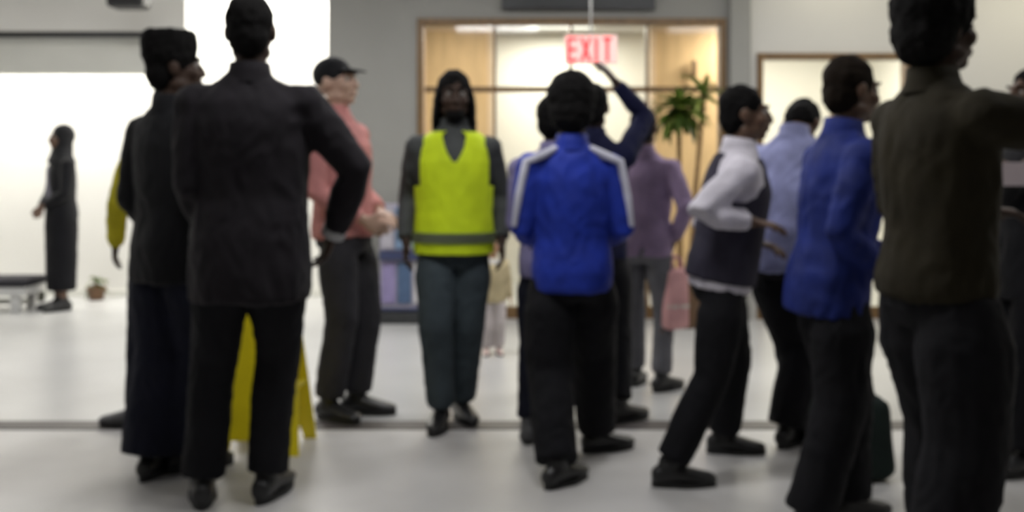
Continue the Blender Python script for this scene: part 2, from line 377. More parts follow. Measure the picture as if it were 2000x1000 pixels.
def person(label, x, y, rot, H=1.75, skin='deep', top='jacket', topm=None, trm=None, shoem=None, hairm=None,
           feet=None, hands=None, elbows=None, lean=0.0, side=0.0, twist=0.0, head=(0, 0, 0), hem=.84, bulk=1.0,
           hair='short', collar=True, cuff=.115, legw=(.105, .080, .074), fold=.010, seed=1, voxel=.0065, topname=None,
           sleeve=1.0, curl=.5, bighead=1.0, skirt=None, neck_open=0.0, pelvis_dx=0.0, cloth_voxel=.012, toe=None, drop=0.0, shoes=True, legpole=None):
    """feet: world floor points (left, right); hands: world points or local tuples; rot: facing, 0 = towards camera, 180 = away"""
    s = H / 1.75
    root = tag(empty('person', (x, y, 0), R(rot)), label, 'person')
    Rz = Matrix.Rotation(R(rot), 3, 'Z'); inv = Rz.inverted()
    def loc(p):                                   # world -> local, in units of a 1.75 m person
        return (inv @ (Vector(p) - Vector((x, y, 0)))) / s
    # --- skeleton (forward is -Y, the person's left is +X)
    fl = feet or [(.09, 0), (-.09, 0)]
    ank = []
    for i, f in enumerate(fl):
        if isinstance(f, Vector): q = loc(f)
        else: q = Vector((f[0], f[1], 0))
        q.z = .085; ank.append(q)
    if feet and isinstance(feet[0], Vector) and pelvis_dx == 'mid': pelvis_dx = (ank[0].x + ank[1].x) / 2
    zp = .93
    for i, q in enumerate(ank):
        hx, hy = pelvis_dx + (.092, -.092)[i] - q.x, -q.y
        zp = min(zp, .03 + .085 + math.sqrt(max(.812 ** 2 - hx * hx - hy * hy, .1)))
    piv = Vector((pelvis_dx, 0, zp))
    Mt = Matrix.Rotation(R(lean), 3, 'X') @ Matrix.Rotation(R(side), 3, 'Y')
    Ms = Matrix.Rotation(R(twist), 3, 'Z')
    def T(p, tw=True):
        q = Vector(p) - Vector((0, 0, .93)); k = min(max(q.z / .35, 0), 1)
        q = Matrix.Rotation(R(twist) * k, 3, 'Z') @ q
        return piv + Mt @ q
    def Tv(v, k=1.0): return Mt @ (Matrix.Rotation(R(twist) * k, 3, 'Z') @ Vector(v))
    neck = T((0, .01, 1.50))
    Mh = Mt @ Ms @ Matrix.Rotation(R(head[0]), 3, 'Z') @ Matrix.Rotation(R(head[1]), 3, 'X') @ Matrix.Rotation(R(head[2]), 3, 'Y')
    def Hd(p): return neck + Mh @ ((Vector(p) - Vector((0, .01, 1.50))) * bighead)
    hips = [piv + Vector((.092, 0, -.03)), piv + Vector((-.092, 0, -.03))]
    knees = []
    for i in (0, 1):
        k, a = ik(hips[i], ank[i], .410, .410, Vector(legpole) if legpole else Vector(((.10 if i == 0 else -.10), -1, 0))); ank[i] = a; knees.append(k)
    sh = [T((.172 * (0.7 + .3 * bulk), .008, 1.385)), T((-.172 * (0.7 + .3 * bulk), .008, 1.385))]
    hd = hands or [(.27, -.03, .86), (-.27, -.03, .86)]
    el = elbows or [(.25, 1, -.2), (-.25, 1, -.2)]
    elb = []; wr = []
    for i in (0, 1):
        q = loc(hd[i]) if isinstance(hd[i], Vector) else Vector(hd[i])
        e, wv = ik(sh[i], q, .285, .255, Vector(el[i])); elb.append(e); wr.append(wv)
    S = lambda v: v * s
    # --- body: head, neck, trunk, arms with hands, legs as one surface
    bm = bmesh.new()
    def tr(z, hx, hy, yo=0.0): return (T((0, yo, z)), Tv((hx, 0, 0), min(max((z - .93) / .35, 0), 1)), Tv((0, hy, 0), min(max((z - .93) / .35, 0), 1)))
    loft(bm, [tr(.80, .07, .06), tr(.86, .130, .09), tr(.93, .138, .095, .005), tr(1.07, .125, .088), tr(1.25, .145, .10), tr(1.34, .155, .095), tr(1.40, .135, .075), tr(1.45, .07, .055, .01)], 16)
    tube(bm, [T((0, .012, 1.40)), neck, Hd((0, -.005, 1.58))], [.064, .055, .055], 12)
    for i in (0, 1):
        sg = 1 if i == 0 else -1
        tube(bm, [T((.10 * sg, .005, 1.39)), sh[i], sh[i].lerp(elb[i], .35), elb[i], elb[i].lerp(wr[i], .3), wr[i]], [.050, .048, .044, .036, .038, .025], 10)
        # hand: palm, four fingers, thumb
        fd = (wr[i] - elb[i]).normalized()
        fw = Vector((0, -1, 0)); pn = Vector((-sg, 0, 0)) if abs(fd.z) > .5 else Vector((0, 0, -1))   # palm faces the thigh when hanging, else down
        pn = (pn - fd * pn.dot(fd)).normalized()
        sd = pn.cross(fd).normalized() * (1 if (pn.cross(fd)).dot(fw) > 0 else -1)                    # towards the thumb side
        pc = wr[i] + fd * .05
        loft(bm, [(wr[i] + fd * a, sd * b, pn * c_) for a, b, c_ in ((-.02, .024, .019), (.01, .027, .018), (.04, .038, .016), (.075, .042, .015), (.095, .038, .012))], 12)
        for k in range(4):
            off = (.033, .011, -.011, -.033)[k]; L = (.068, .078, .072, .056)[k]
            b0 = wr[i] + fd * (.085 if k < 3 else .078) + sd * off
            dd = (fd + sd * off * 2.6).normalized(); pts = [b0]; ang = 0
            for j, fr in enumerate((.45, .32, .23)):
                ang += curl * (.55, .7, .5)[j]
                pts.append(pts[-1] + (dd * math.cos(ang) + pn * math.sin(ang)) * L * fr)
            tube(bm, pts, [.0092, .0085, .0078, .0068], 8)
        tb = wr[i] + fd * .03 + sd * .028
        t1 = tb + (fd * .6 + sd * .75 + pn * .2).normalized() * .042
        t2 = t1 + (fd * .85 + sd * .25 + pn * .35).normalized() * .032
        tube(bm, [tb, t1, t2], [.014, .0105, .008], 8)
        k, a = knees[i], ank[i]
        calf = k.lerp(a, .3) + Vector((0, .012, 0))
        tube(bm, [hips[i] + Vector((0, 0, .03)), hips[i].lerp(k, .4), k, calf, a], [.066, .072, .054, .052, .036], 12)
        if not shoes: pass
        dirf = Vector((math.sin(R((toe or (10, -10))[i])), -math.cos(R((toe or (10, -10))[i])), 0))
        tube(bm, [Vector((a.x, a.y, .045)) - dirf * .03, Vector((a.x, a.y, .045)) + dirf * .06, Vector((a.x, a.y, .03)) + dirf * .14], [.033, .034, .02], 8)
    def hb(c_, r_): ball(bm, Hd(c_), [a * bighead for a in r_], Mh)
    hb((0, .012, 1.655), (.074, .094, .095)); hb((0, -.028, 1.60), (.060, .070, .080)); hb((0, -.070, 1.547), (.026, .026, .024))
    hb((0, -.078, 1.668), (.050, .020, .013)); hb((0, -.084, 1.575), (.026, .018, .020))
    hb((0, -.100, 1.581), (.023, .010, .0065)); hb((0, -.098, 1.569), (.021, .010, .007))
    for sg in (-1, 1):
        hb((sg * .038, -.062, 1.612), (.026, .030, .028)); hb((sg * .079, .012, 1.628), (.011, .021, .033)); hb((sg * .046, -.012, 1.565), (.020, .045, .026))
        hb((sg * .013, -.104, 1.606), (.010, .012, .009))
    tube(bm, [Hd((0, -.084, 1.662)), Hd((0, -.104, 1.63)), Hd((0, -.112, 1.610))], [.010, .013, .015], 8)
    for v in bm.verts: v.co *= s
    body = remeshed('body', bm, voxel, SKIN[skin], root, 2, .45, .5)
    # eyes and brows
    for sg in (-1, 1):
        b2 = bmesh.new(); ball(b2, S(Hd((sg * .031, -.078, 1.644))), (.0115 * s * bighead,) * 3, None, 12); e = finish('eye', b2, M_EYE, root, True)
        b2 = bmesh.new(); ball(b2, S(Hd((sg * .031, -.0862, 1.644))), (.0058 * s, .0050 * s, .0058 * s), Mh, 10); finish('iris', b2, M_IRIS, e, True)
        b2 = bmesh.new(); tube(b2, [S(Hd((sg * .014, -.096, 1.668))), S(Hd((sg * .032, -.093, 1.675))), S(Hd((sg * .052, -.078, 1.668)))], [.004 * s, .005 * s, .003 * s], 6); finish('eyebrow', b2, hairm or M_HAIR, root, True)
    # --- hair
    hm = hairm or M_HAIR
    bm = bmesh.new(); amp = .004; hvox = .008
    def hb2(c_, r_): ball(bm, Hd(c_), [a * bighead for a in r_], Mh)
    if hair in ('short', 'flat', 'afro', 'bun', 'long', 'locs', 'bald'):
        if hair == 'bald': hb2((0, .020, 1.662), (.0765, .0945, .0915)); amp = .001
        else: hb2((0, .024, 1.672), (.084, .100, .095)); hb2((0, .045, 1.62), (.074, .072, .085)); amp = .006
        if hair == 'flat':
            loft(bm, [(Hd((0, .02, z)), Mh @ Vector((a, 0, 0)), Mh @ Vector((0, b, 0))) for z, a, b in ((1.63, .075, .085), (1.67, .096, .108), (1.73, .102, .112), (1.775, .098, .106), (1.785, .08, .09))], 16)
        if hair == 'afro':
            hb2((0, .028, 1.690), (.112, .120, .118)); hb2((0, .055, 1.62), (.10, .085, .10)); amp = .007
        if hair == 'bun': hb2((0, .12, 1.69), (.045, .045, .045))
        if hair == 'long':
            loft(bm, [(Hd((0, .045 + b_, z)), Mh @ Vector((a, 0, 0)), Mh @ Vector((0, .045, 0))) for z, a, b_ in ((1.68, .075, 0), (1.60, .090, .01), (1.50, .100, .025), (1.42, .10, .04), (1.37, .085, .05))], 14)
            for sg in (-1, 1): tube(bm, [Hd((sg * .072, -.01, 1.68)), Hd((sg * .086, 0, 1.60)), Hd((sg * .092, .01, 1.50)), Hd((sg * .085, .02, 1.42))], [.022, .026, .028, .018], 8)
        if hair == 'locs':
            rr = random.Random(seed)
            for k in range(26):
                a = R(-20 + 220 * k / 25.0); cx, cy = math.cos(a) * .080, .015 + math.sin(a) * .088
                ln = 1.47 + rr.uniform(-.02, .03)
                tube(bm, [Hd((cx * .8, cy * .8, 1.70)), Hd((cx * 1.08, cy * 1.05, 1.64)), Hd((cx * 1.22, cy * 1.12, 1.55)), Hd((cx * 1.28 + rr.uniform(-.006, .006), cy * 1.15, ln))], [.014, .0135, .013, .010], 7)
            hvox = .006
    elif hair == 'cap':
        hb2((0, .022, 1.680), (.085, .103, .088))
        loft(bm, [(Hd((0, -.06, 1.692)), Mh @ Vector((.070, 0, 0)), Mh @ Vector((0, .01, .012))), (Hd((0, -.11, 1.686)), Mh @ Vector((.068, 0, 0)), Mh @ Vector((0, .004, .009))), (Hd((0, -.155, 1.676)), Mh @ Vector((.040, 0, 0)), Mh @ Vector((0, .004, .007)))], 14)
        amp = .001
    elif hair == 'scarf':
        hb2((0, .022, 1.665), (.092, .108, .108))
        loft(bm, [(Hd((0, .02, 1.66)), Mh @ Vector((.088, 0, 0)), Mh @ Vector((0, .085, 0))), (Hd((0, .015, 1.56)), Mh @ Vector((.092, 0, 0)), Mh @ Vector((0, .088, 0))), (T((0, .0, 1.47)), Tv((.13, 0, 0)), Tv((0, .10, 0))), (T((0, 0, 1.40)), Tv((.19, 0, 0)), Tv((0, .125, 0)))], 16)
        amp = .003
    for v in bm.verts: v.co *= s
    remeshed({'cap': 'cap', 'scarf': 'headscarf'}.get(hair, 'hair'), bm, hvox, hm, root, 1, .4, 1.0, (lambda p, a=amp: a * noise.noise(p * 34)) if hair not in ('scarf',) else folds(.004, seed, 12, 9))
    if hair == 'locs':
        bm = bmesh.new()
        hb2((0, -.052, 1.545), (.050, .054, .038)); hb2((0, -.01, 1.56), (.066, .05, .04))
        for v in bm.verts: v.co *= s
        remeshed('beard', bm, .007, hm, root, 1, .4, 1.0, lambda p: .004 * noise.noise(p * 40))
    # --- top garment
    b = bulk
    bm = bmesh.new()
    def trg(z, hx, hy, yo=0.0): return tr(z, hx * b, hy * b, yo)
    rings = []
    if hem < .80: rings += [trg(hem, .178, .140, .005), trg(.80, .182, .142, .008)]
    else: rings += [trg(hem, .176, .134, .008)]
    rings += [trg(.93, .178, .136, .010), trg(1.07, .165, .122), trg(1.22, .178, .130), trg(1.32, .186, .128), trg(1.385, .180, .108, .006), (lambda r_: r_)(tr(1.435, .135 * (.6 + .4 * b), .088, .012)), tr(1.470, .088, .074, .014), tr(1.495, .068, .066, .014)]
    loft(bm, rings, 20)
    for i in (0, 1):
        sg = 1 if i == 0 else -1
        e, wv = elb[i], wr[i]
        ra = [.068, .066, .062, .052, .050, .041]
        pts = [T((.10 * sg, .006, 1.375)), sh[i], sh[i].lerp(e, .4), e, e.lerp(wv, .35), e.lerp(wv, .93)]
        if sleeve < 1: pts, ra = pts[:4], ra[:4]; pts[3] = sh[i].lerp(e, .8); ra[3] = .062
        tube(bm, pts, [r_ * b for r_ in ra], 12, False)
        ball(bm, sh[i] - Vector((0, 0, .006)), (.067 * b, .070 * b, .063 * b))
    for v in bm.verts: v.co *= s
    remeshed(topname or top, bm, cloth_voxel, topm, root, 4, .5, 1.0, folds(fold, seed))
    if collar:
        bm = bmesh.new(); rg = []
        for z, r_ in ((1.455, .086), (1.49, .074), (1.525, .068), (1.527, .060), (1.47, .060)):
            rg.append((T((0, .014 + (z - 1.455) * .1, z)), Tv((r_, 0, 0)), Tv((0, r_ * 1.02, 0))))
        loft(bm, rg, 18, False)
        for v in bm.verts: v.co *= s
        finish('collar', bm, topm, root, True)
    # --- lower garment
    bm = bmesh.new()
    if skirt:
        mid = (ank[0] + ank[1]) * .5
        rg = [tr(1.05, .135, .105), tr(.95, .175, .135)]
        for k in range(1, 6):
            q = k / 5; z = .93 * (1 - q) + skirt * q; c_ = Vector((piv.x * (1 - q) + mid.x * q, mid.y * q, z))
            rg.append((c_, Vector((.185 - .035 * q, 0, 0)), Vector((0, .15 - .02 * q, 0))))
        loft(bm, rg, 20)
        nm = 'skirt'
    else:
        loft(bm, [tr(1.05, .135, .102), tr(.95, .162, .122, .008), tr(.86, .166, .126, .010), tr(.80, .13, .10)], 18)
        for i in (0, 1):
            k, a = knees[i], ank[i]; c_ = a + (k - a) * ((cuff - .085) / max((k - a).z, .05)) if cuff > .085 else a
            tube(bm, [hips[i] - Vector((0, 0, .01)), hips[i].lerp(k, .35), k, k.lerp(a, .5), c_], [legw[0] * .72, legw[0] * .95, legw[1], (legw[1] + legw[2]) / 2, legw[2]], 14, False)
        nm = 'trousers'
    for v in bm.verts: v.co *= s
    remeshed(nm, bm, cloth_voxel, trm, root, 3, .5, 1.0, folds(fold * .9, seed + 5, 9, 6))
    # --- shoes
    for i in (0, 1):
        a = ank[i]; ta = R((toe or (10, -10))[i]); f = Vector((math.sin(ta), -math.cos(ta), 0)); r_ = Vector((math.cos(ta), math.sin(ta), 0))
        b0 = Vector((a.x, a.y, 0)); up = Vector((0, 0, 1))
        bm = bmesh.new()
        loft(bm, [(b0 + f * p_ + up * (zc), r_ * hw_, up * hz) for p_, zc, hw_, hz in ((-.078, .045, .012, .025), (-.070, .048, .032, .034), (-.03, .056, .040, .044), (.03, .056, .043, .044), (.09, .046, .047, .034), (.14, .039, .048, .026), (.18, .035, .038, .020), (.200, .032, .016, .012))], 14)
        loft(bm, [(b0 + up * z, r_ * ra, f * rb) for z, ra, rb in ((.06, .040, .055), (.11, .041, .048), (.125, .040, .046))], 14)
        for v in bm.verts: v.co *= s
        so = remeshed('shoe', bm, .009, shoem or M_SOLE, root, 1, .4)
        bm = bmesh.new()
        n = 20; lo_, hi_ = [], []
        for k in range(n):
            t_ = 2 * PI * k / n; u_ = math.cos(t_); w_ = math.sin(t_)
            l_ = .061 + .140 * u_; ww = (.049 if u_ > -.1 else .041) * w_
            q = (b0 + f * l_ + r_ * ww) * s
            lo_.append(bm.verts.new(Vector((q.x, q.y, .001)))); hi_.append(bm.verts.new(Vector((q.x, q.y, .024 * s))))
        bm.faces.new(lo_); bm.faces.new(hi_)
        for k in range(n): bm.faces.new((lo_[k], lo_[(k + 1) % n], hi_[(k + 1) % n], hi_[k]))
        finish('sole', bm, M_SOLE, so)
    root['joints'] = 0; del root['joints']
    return dict(root=root, T=T, Tv=Tv, S=s, sh=sh, elb=elb, wr=wr, tr=tr, Hd=Hd, Mh=Mh, knees=knees, ank=ank, loc=loc)

C_BLACK = cloth('black_wool', (.007, .007, .009), sheen=.05)
C_BLACK2 = cloth('black_cotton', (.005, .005, .007))
C_CHAR = cloth('charcoal_cloth', (.028, .027, .032))
C_NAVY = cloth('navy_cotton', (.007, .008, .018))
L_SHOE = mat('black_leather', (.012, .012, .013), .4, .2, 20)
L_GREY = mat('grey_canvas', (.09, .09, .095), .7, .2, 30)

# --- far left woman in the bright recess
pA = person('woman in black jacket and ankle-length black skirt, standing alone in the bright recess', *W(120, 605, 9.15).xy, -50, 1.645, 'brown', 'jacket',
       C_BLACK, C_BLACK2, L_SHOE, feet=[(.075, 0), (-.075, .0)], hands=[(.03, -.16, 1.00), (-.03, -.17, .98)], elbows=[(.9, .35, -.4), (-.9, .35, -.4)],
       hem=.84, hair='scarf', hairm=cloth('black_scarf', (.014, .014, .016)), skirt=.19, seed=2, voxel=.009, fold=.006, collar=False, legpole=(0, -.02, 0))
bm = bmesh.new()                                   # grey top showing at the open front
T = pA['T']; loft(bm, [(T((0, -.088, z)), pA['Tv']((hx, 0, 0)), pA['Tv']((0, .048, 0))) for z, hx in ((.98, .085), (1.15, .082), (1.28, .065), (1.36, .035))], 12)
for v in bm.verts: v.co *= pA['S']
finish('blouse', bm, cloth('grey_violet_blouse', (.16, .155, .19)), pA['root'], True)

# --- person with yellow sleeves behind the dark man on the left
person('person in a yellow jacket mostly hidden behind the man in black at left', *G(330, 826).xy, 205, 1.70, 'deep', 'jacket',
       cloth('yellow_jacket', (.50, .44, .02)), C_NAVY, L_GREY, feet=[G(268, 834), G(350, 822)], hands=[(.255, -.04, .92), (-.25, .02, .93)], hem=.84, seed=3, toe=(60, -10), legw=(.10, .072, .062), elbows=[(.25, .9, 0), (-.25, .9, 0)])

# --- man in black, left
person('man in black jacket with flat-topped hair, left of the tallest man', *W(340, 960, 4.30).xy, 150, 1.83, 'deep', 'jacket',
       C_BLACK, C_NAVY, L_SHOE, feet=[G(294, 932), G(362, 920)], hands=[(.19, -.12, .91), (-.18, -.12, .91)], elbows=[(.1, 1, -.2), (-.1, 1, -.2)], hem=.78, bulk=1.02, hair='flat', head=(-35, 0, 0), seed=4, legw=(.125, .112, .115), cuff=.09, toe=(25, -25), fold=.012)

# --- tallest man, back to camera
pF = person('tallest man in dark jacket, back to us, in front of the yellow sign', *W(490, 975, 3.86).xy, 184, 1.93, 'deep', 'jacket',
       cloth('dark_plum_jacket', (.009, .007, .010), sheen=.05), C_BLACK2, L_SHOE, feet=[G(395, 985), G(522, 975)], hands=[(.17, -.16, .95), (-.27, -.10, .93)],
       elbows=[(.1, .9, 0), (-1.0, .25, 0)], hem=.72, bulk=1.14, hair='short', seed=5, legw=(.105, .076, .070), cuff=.10, toe=(12, -14), fold=.013)
bm = bmesh.new(); e, wv = pF['elb'][1], pF['wr'][1]; u = (wv - e).normalized()       # pale cuff at the right wrist
tube(bm, [wv - u * .035, wv + u * .012], [.044, .043], 14, False)
for v in bm.verts: v.co *= pF['S']
finish('shirt_cuff', bm, cloth('pale_grey_shirt', (.45, .45, .46)), pF['root'], True)

# --- man in pink shirt
person('man in a salmon pink shirt and dark cap behind the tallest man', *W(674, 822, 5.26).xy, 70, 1.84, 'light', 'shirt',
       cloth('salmon_shirt', (.52, .22, .21)), C_CHAR, L_SHOE, feet=[G(696, 808), G(642, 820)], hands=[(.09, -.14, 1.00), (-.10, -.15, .97)], elbows=[(.7, .8, -.2), (-.7, .8, -.2)],
       hem=.88, bulk=1.05, hair='cap', hairm=cloth('black_cap', (.012, .012, .014)), lean=-4, seed=6, toe=(15, -15), legw=(.10, .078, .07))

# --- man in hi-vis vest
pH = person('bearded man facing us in a hi-vis yellow-green vest', *W(887, 832, 5.07).xy, 4, 1.765, 'deep', 'jacket',
       cloth('grey_sleeve_jacket', (.075, .080, .080)), cloth('teal_grey_trousers', (.050, .066, .076)), L_SHOE, feet=[G(900, 818), G(862, 834)],
       hands=[(.235, .02, .90), (-.235, .02, .90)], hem=.86, hair='locs', head=(3, 4, 0), seed=7, toe=(18, -12), legw=(.105, .082, .070), elbows=[(.2, 1, 0), (-.2, 1, 0)])
M_VEST = cloth('hi_vis_fabric', (.68, .86, .02), rough=.7, var=.10); M_REF = mat('reflective_band', (.55, .60, .50), .35, .05, 20, metal=.2)
def vest(P, z0, z1):
    bm = bmesh.new(); n = 120; K = 84
    prof = [(.80, .194, .154), (.93, .196, .158), (1.07, .188, .148), (1.22, .196, .152), (1.31, .198, .150), (1.375, .186, .130), (1.43, .150, .112), (1.455, .118, .096), (1.48, .100, .088)]
    def at(z):
        for (a, b, c_), (a2, b2, c2) in zip(prof[:-1], prof[1:]):
            if a <= z <= a2: q = (z - a) / (a2 - a); return b + (b2 - b) * q, c_ + (c2 - c_) * q
        return prof[-1][1:]
    zs = [z0 + (z1 - z0) * i / K for i in range(K + 1)]; g = []
    for z in zs:
        hx, hy = at(z)
        g.append([bm.verts.new(P['T']((hx * math.cos(2 * PI * j / n), hy * math.sin(2 * PI * j / n), z)) * P['S']) for j in range(n)])
    for i in range(K):
        for j in range(n):
            a = 2 * PI * (j + .5) / n; z = (zs[i] + zs[i + 1]) / 2
            if math.sin(a) < 0 and z > 1.30 and abs(math.cos(a)) < (z - 1.30) * 2.6: continue      # V neck
            if abs(math.cos(a)) > .86 and 1.20 < z < 1.40: continue                                # arm holes
            bm.faces.new((g[i][j], g[i][(j + 1) % n], g[i + 1][(j + 1) % n], g[i + 1][j]))
    bmesh.ops.delete(bm, geom=[v for v in bm.verts if not v.link_faces], context='VERTS')
    for k in range(10): bmesh.ops.smooth_vert(bm, verts=[v for v in bm.verts if v.is_boundary], factor=.5, use_axis_x=True, use_axis_y=True, use_axis_z=True)
    bmesh.ops.solidify(bm, geom=list(bm.faces), thickness=.005)
    f = folds(.006, 9); bm.normal_update()
    mv = [(v, v.normal * f(v.co)) for v in bm.verts]
    for v, q in mv: v.co += q
    return bm
vo = finish('hi_vis_vest', vest(pH, .86, 1.462), M_VEST, pH['root'], True)
bm = bmesh.new(); n = 40; z = .945; T, s = pH['T'], pH['S']
rg = [[bm.verts.new(T((math.cos(2 * PI * j / n) * .206, math.sin(2 * PI * j / n) * .168, zz)) * s) for j in range(n)] for zz in (z - .025, z + .025)]
for j in range(n): bm.faces.new((rg[0][j], rg[0][(j + 1) % n], rg[1][(j + 1) % n], rg[1][j]))
bmesh.ops.solidify(bm, geom=list(bm.faces), thickness=.003)
finish('reflective_band', bm, M_REF, vo, True)

# --- man in royal blue jacket, back to camera
C_BLUE = cloth('royal_blue_jacket', (.014, .036, .34), rough=.6, var=.25)
pI = person('man in royal blue track jacket with white shoulder piping, back to us', *W(1116, 0, 4.33).xy, 184, 1.69, 'deep', 'jacket',
       C_BLUE, C_BLACK2, L_SHOE, feet=[G(1088, 950), G(1165, 882)], hands=[(.15, -.22, 1.0), (-.15, -.22, 1.0)], elbows=[(.35, 1, -.2), (-.35, 1, -.2)], hem=.84, bulk=1.0, hair='afro', seed=8, toe=(-45, -70), head=(-12, 6, 0), legw=(.122, .098, .088), cuff=.10, fold=.012)
M_PIPE = cloth('white_piping', (.62, .62, .72), bump=.05)
T, s = pI['T'], pI['S']
for i in (0, 1):
    sg = 1 if i == 0 else -1
    bm = bmesh.new(); e = pI['elb'][i]; h0 = pI['sh'][i]
    a0 = T((sg * .080, .070, 1.462)); a1 = T((sg * .130, .080, 1.435)); a2 = h0 + Vector((sg * .030, .060, .020)); a3 = h0.lerp(e, .45) + Vector((sg * .042, .052, 0)); a4 = h0.lerp(e, .9) + Vector((sg * .040, .040, 0))
    tube(bm, [a0, a1, a2, a3, a4], [.014, .018, .020, .018, .013], 8)
    for v in bm.verts: v.co *= s
    finish('piping', bm, M_PIPE, pI['root'], True)

# --- person in lilac jumper nearly hidden behind the blue jacket
person('person in a lilac grey jumper hidden behind the man in the royal blue jacket', *W(1082, 0, 4.84).xy, 172, 1.62, 'brown', 'jumper',
       cloth('lilac_jumper', (.22, .20, .36)), C_NAVY, L_GREY, feet=[G(1032, 862), G(1095, 846)], hands=[(.14, -.2, 1.0), (-.14, -.2, 1.0)], hem=.84, seed=9, toe=(5, -5), legw=(.098, .07, .062), hair='short', head=(-20, 0, 0))

# --- navy person with raised arm
dL = 5.36
person('person in navy with one arm raised behind the head, right of the blue jacket', *W(1158, 0, dL).xy, 168, 1.74, 'deep', 'hoodie',
       cloth('dark_navy_hoodie', (.010, .012, .045)), C_BLACK2, L_SHOE, feet=[G(1160, 812), G(1210, 826)], hands=[(.2, -.15, .95), W(1202, 160, dL + .06)], elbows=[(.3, 1, 0), (-.6, -.25, -1.0)], hem=.84, seed=10, hair='short', toe=(5, -40), legw=(.10, .072, .064))

# --- mauve person walking right with bag
dM = 5.9
pM = person('person in mauve shirt and grey trousers carrying a pink bag', *W(1258, 0, dM).xy, 160, 1.62, 'brown', 'shirt',
       cloth('mauve_shirt', (.26, .19, .30)), cloth('grey_trousers', (.13, .13, .145)), L_SHOE, feet=[G(1242, 752), G(1292, 764)],
       hands=[(.22, -.1, .95), W(1318, 468, dM - .04)], elbows=[(.6, .7, 0), (-.6, .7, 0)], hem=.84, seed=11, hair='short', toe=(0, -30), legw=(.095, .068, .06))

# --- white sleeves with dark waistcoat
pN = person('person in white long-sleeved shirt and dark waistcoat with bent arm, striding', *W(1412, 0, 4.26).xy, 86, 1.66, 'brown', 'shirt',
       cloth('white_shirt', (.66, .63, .70)), C_BLACK2, L_SHOE, feet=[G(1412, 885), G(1308, 950)], hands=[(.08, -.15, 1.02), (-.19, -.10, 1.12)], elbows=[(.5, 1, 0), (-.35, 1, -.1)],
       lean=9, hem=.86, seed=12, hair='short', head=(0, -6, 0), toe=(0, 8), legw=(.105, .080, .072))
bm = bmesh.new(); tr = pN['tr']
loft(bm, [tr(.90, .190, .156, .008), tr(.99, .188, .154, .008), tr(1.07, .182, .146), tr(1.22, .186, .152), tr(1.31, .172, .152), tr(1.38, .135, .130, .006), tr(1.45, .104, .10, .012)], 22)
for v in bm.verts: v.co *= pN['S']
remeshed('waistcoat', bm, .012, cloth('dark_waistcoat', (.035, .032, .05)), pN['root'], 2, .5, 1.0, folds(.006, 12))

# --- person in pale lilac-blue shirt, head bowed
person('person in pale lilac-blue shirt with bowed head, left of the man in deep blue', *W(1538, 0, 4.68).xy, 150, 1.74, 'brown', 'shirt',
       cloth('pale_lilac_blue_shirt', (.30, .32, .55), rough=.7, var=.3), C_BLACK2, L_SHOE, feet=[G(1590, 866), G(1536, 872)], hands=[(.10, -.26, 1.02), (-.10, -.26, 1.02)], elbows=[(.15, .9, -.3), (-.15, .9, -.3)],
       lean=14, hem=.82, bulk=1.04, seed=17, hair='short', head=(0, 55, 0), legw=(.118, .094, .088), fold=.013, cuff=.095)
# --- man in deep blue, facing right
person('man in deep blue shirt in profile beside the man in olive', *W(1622, 0, 3.62).xy, 98, 1.68, 'brown', 'shirt',
       cloth('deep_blue_shirt', (.010, .022, .16), rough=.7, var=.3), C_BLACK2, L_SHOE, feet=[(.08, -.10), (-.08, .12)], hands=[(.12, -.28, 1.0), (-.12, -.14, .96)], elbows=[(.4, .9, 0), (-.3, .9, 0)],
       lean=7, hem=.80, bulk=1.05, seed=13, hair='short', hairm=mat('dark_brown_hair', (.012, .008, .005), .85, .4, 40, .5, 90, spec=.12), head=(10, 0, 0), legw=(.118, .094, .088), fold=.013, cuff=.095)

# --- man in olive coat, right
dP = 3.0
pP = person('man in olive brown coat, nearest to us, arm stretched out to the right', *W(1832, 0, dP).xy, 108, 1.82, 'deep', 'coat',
       cloth('olive_coat', (.020, .016, .007)), C_BLACK2, L_SHOE, feet=[(.13, -.12), (-.13, .12)], hands=[(.16, -.30, 1.1), W(2300, 250, dP - .16)], elbows=[(.6, .8, -.3), (-.3, .2, -1)],
       hem=.88, bulk=1.05, seed=15, hair='afro', head=(0, 2, 0), legw=(.135, .11, .10), fold=.012, cuff=.095, toe=(10, -10))
# --- person at the right edge
dQ = 4.3
pQ = person('person in black cut off by the right edge, facing the man in olive', *W(2014, 0, dQ).xy, -75, 1.70, 'brown', 'jacket',
       C_BLACK, C_BLACK2, L_SHOE, feet=[G(2010, 925), G(1985, 905)], hands=[W(1985, 330, dQ - .32), W(1988, 340, dQ - .20)], elbows=[(.8, .3, -.6), (-.8, .3, -.6)], hem=.76, bulk=1.05, seed=16, hair='short', legw=(.115, .09, .085))

# --- small child near the doors
pS = person('small child in tan top with white collar standing near the glazed doors', *G(962, 692).xy, 8, .78, 'tan', 'top',
       cloth('tan_top', (.50, .42, .26)), cloth('pale_trousers', (.55, .50, .50)), mat('pale_shoes', (.6, .45, .42), .6), hem=.80, bulk=1.2, seed=18, hair='short', voxel=.006, cloth_voxel=.009, fold=.006, collar=False, legw=(.12, .10, .09), bighead=1.45)
bm = bmesh.new(); T = pS['T']
loft(bm, [(T((0, .01, z)), pS['Tv']((a, 0, 0)), pS['Tv']((0, b, 0))) for z, a, b in ((1.36, .165, .135), (1.42, .15, .125), (1.47, .10, .095))], 18)
for v in bm.verts: v.co *= pS['S']
finish('collar', bm, cloth('white_collar', (.7, .68, .66)), pS['root'], True)

# ================================================================== THINGS
def soft_box(bm, hx, hy, z0, z1, bev, top=1.0):
    vs_ = box(bm, -hx, hx, -hy, hy, z0, z1)
    for v in vs_:
        if v.co.z > (z0 + z1) / 2: v.co.x *= top; v.co.y *= top
    bevel(bm, bev, 3)
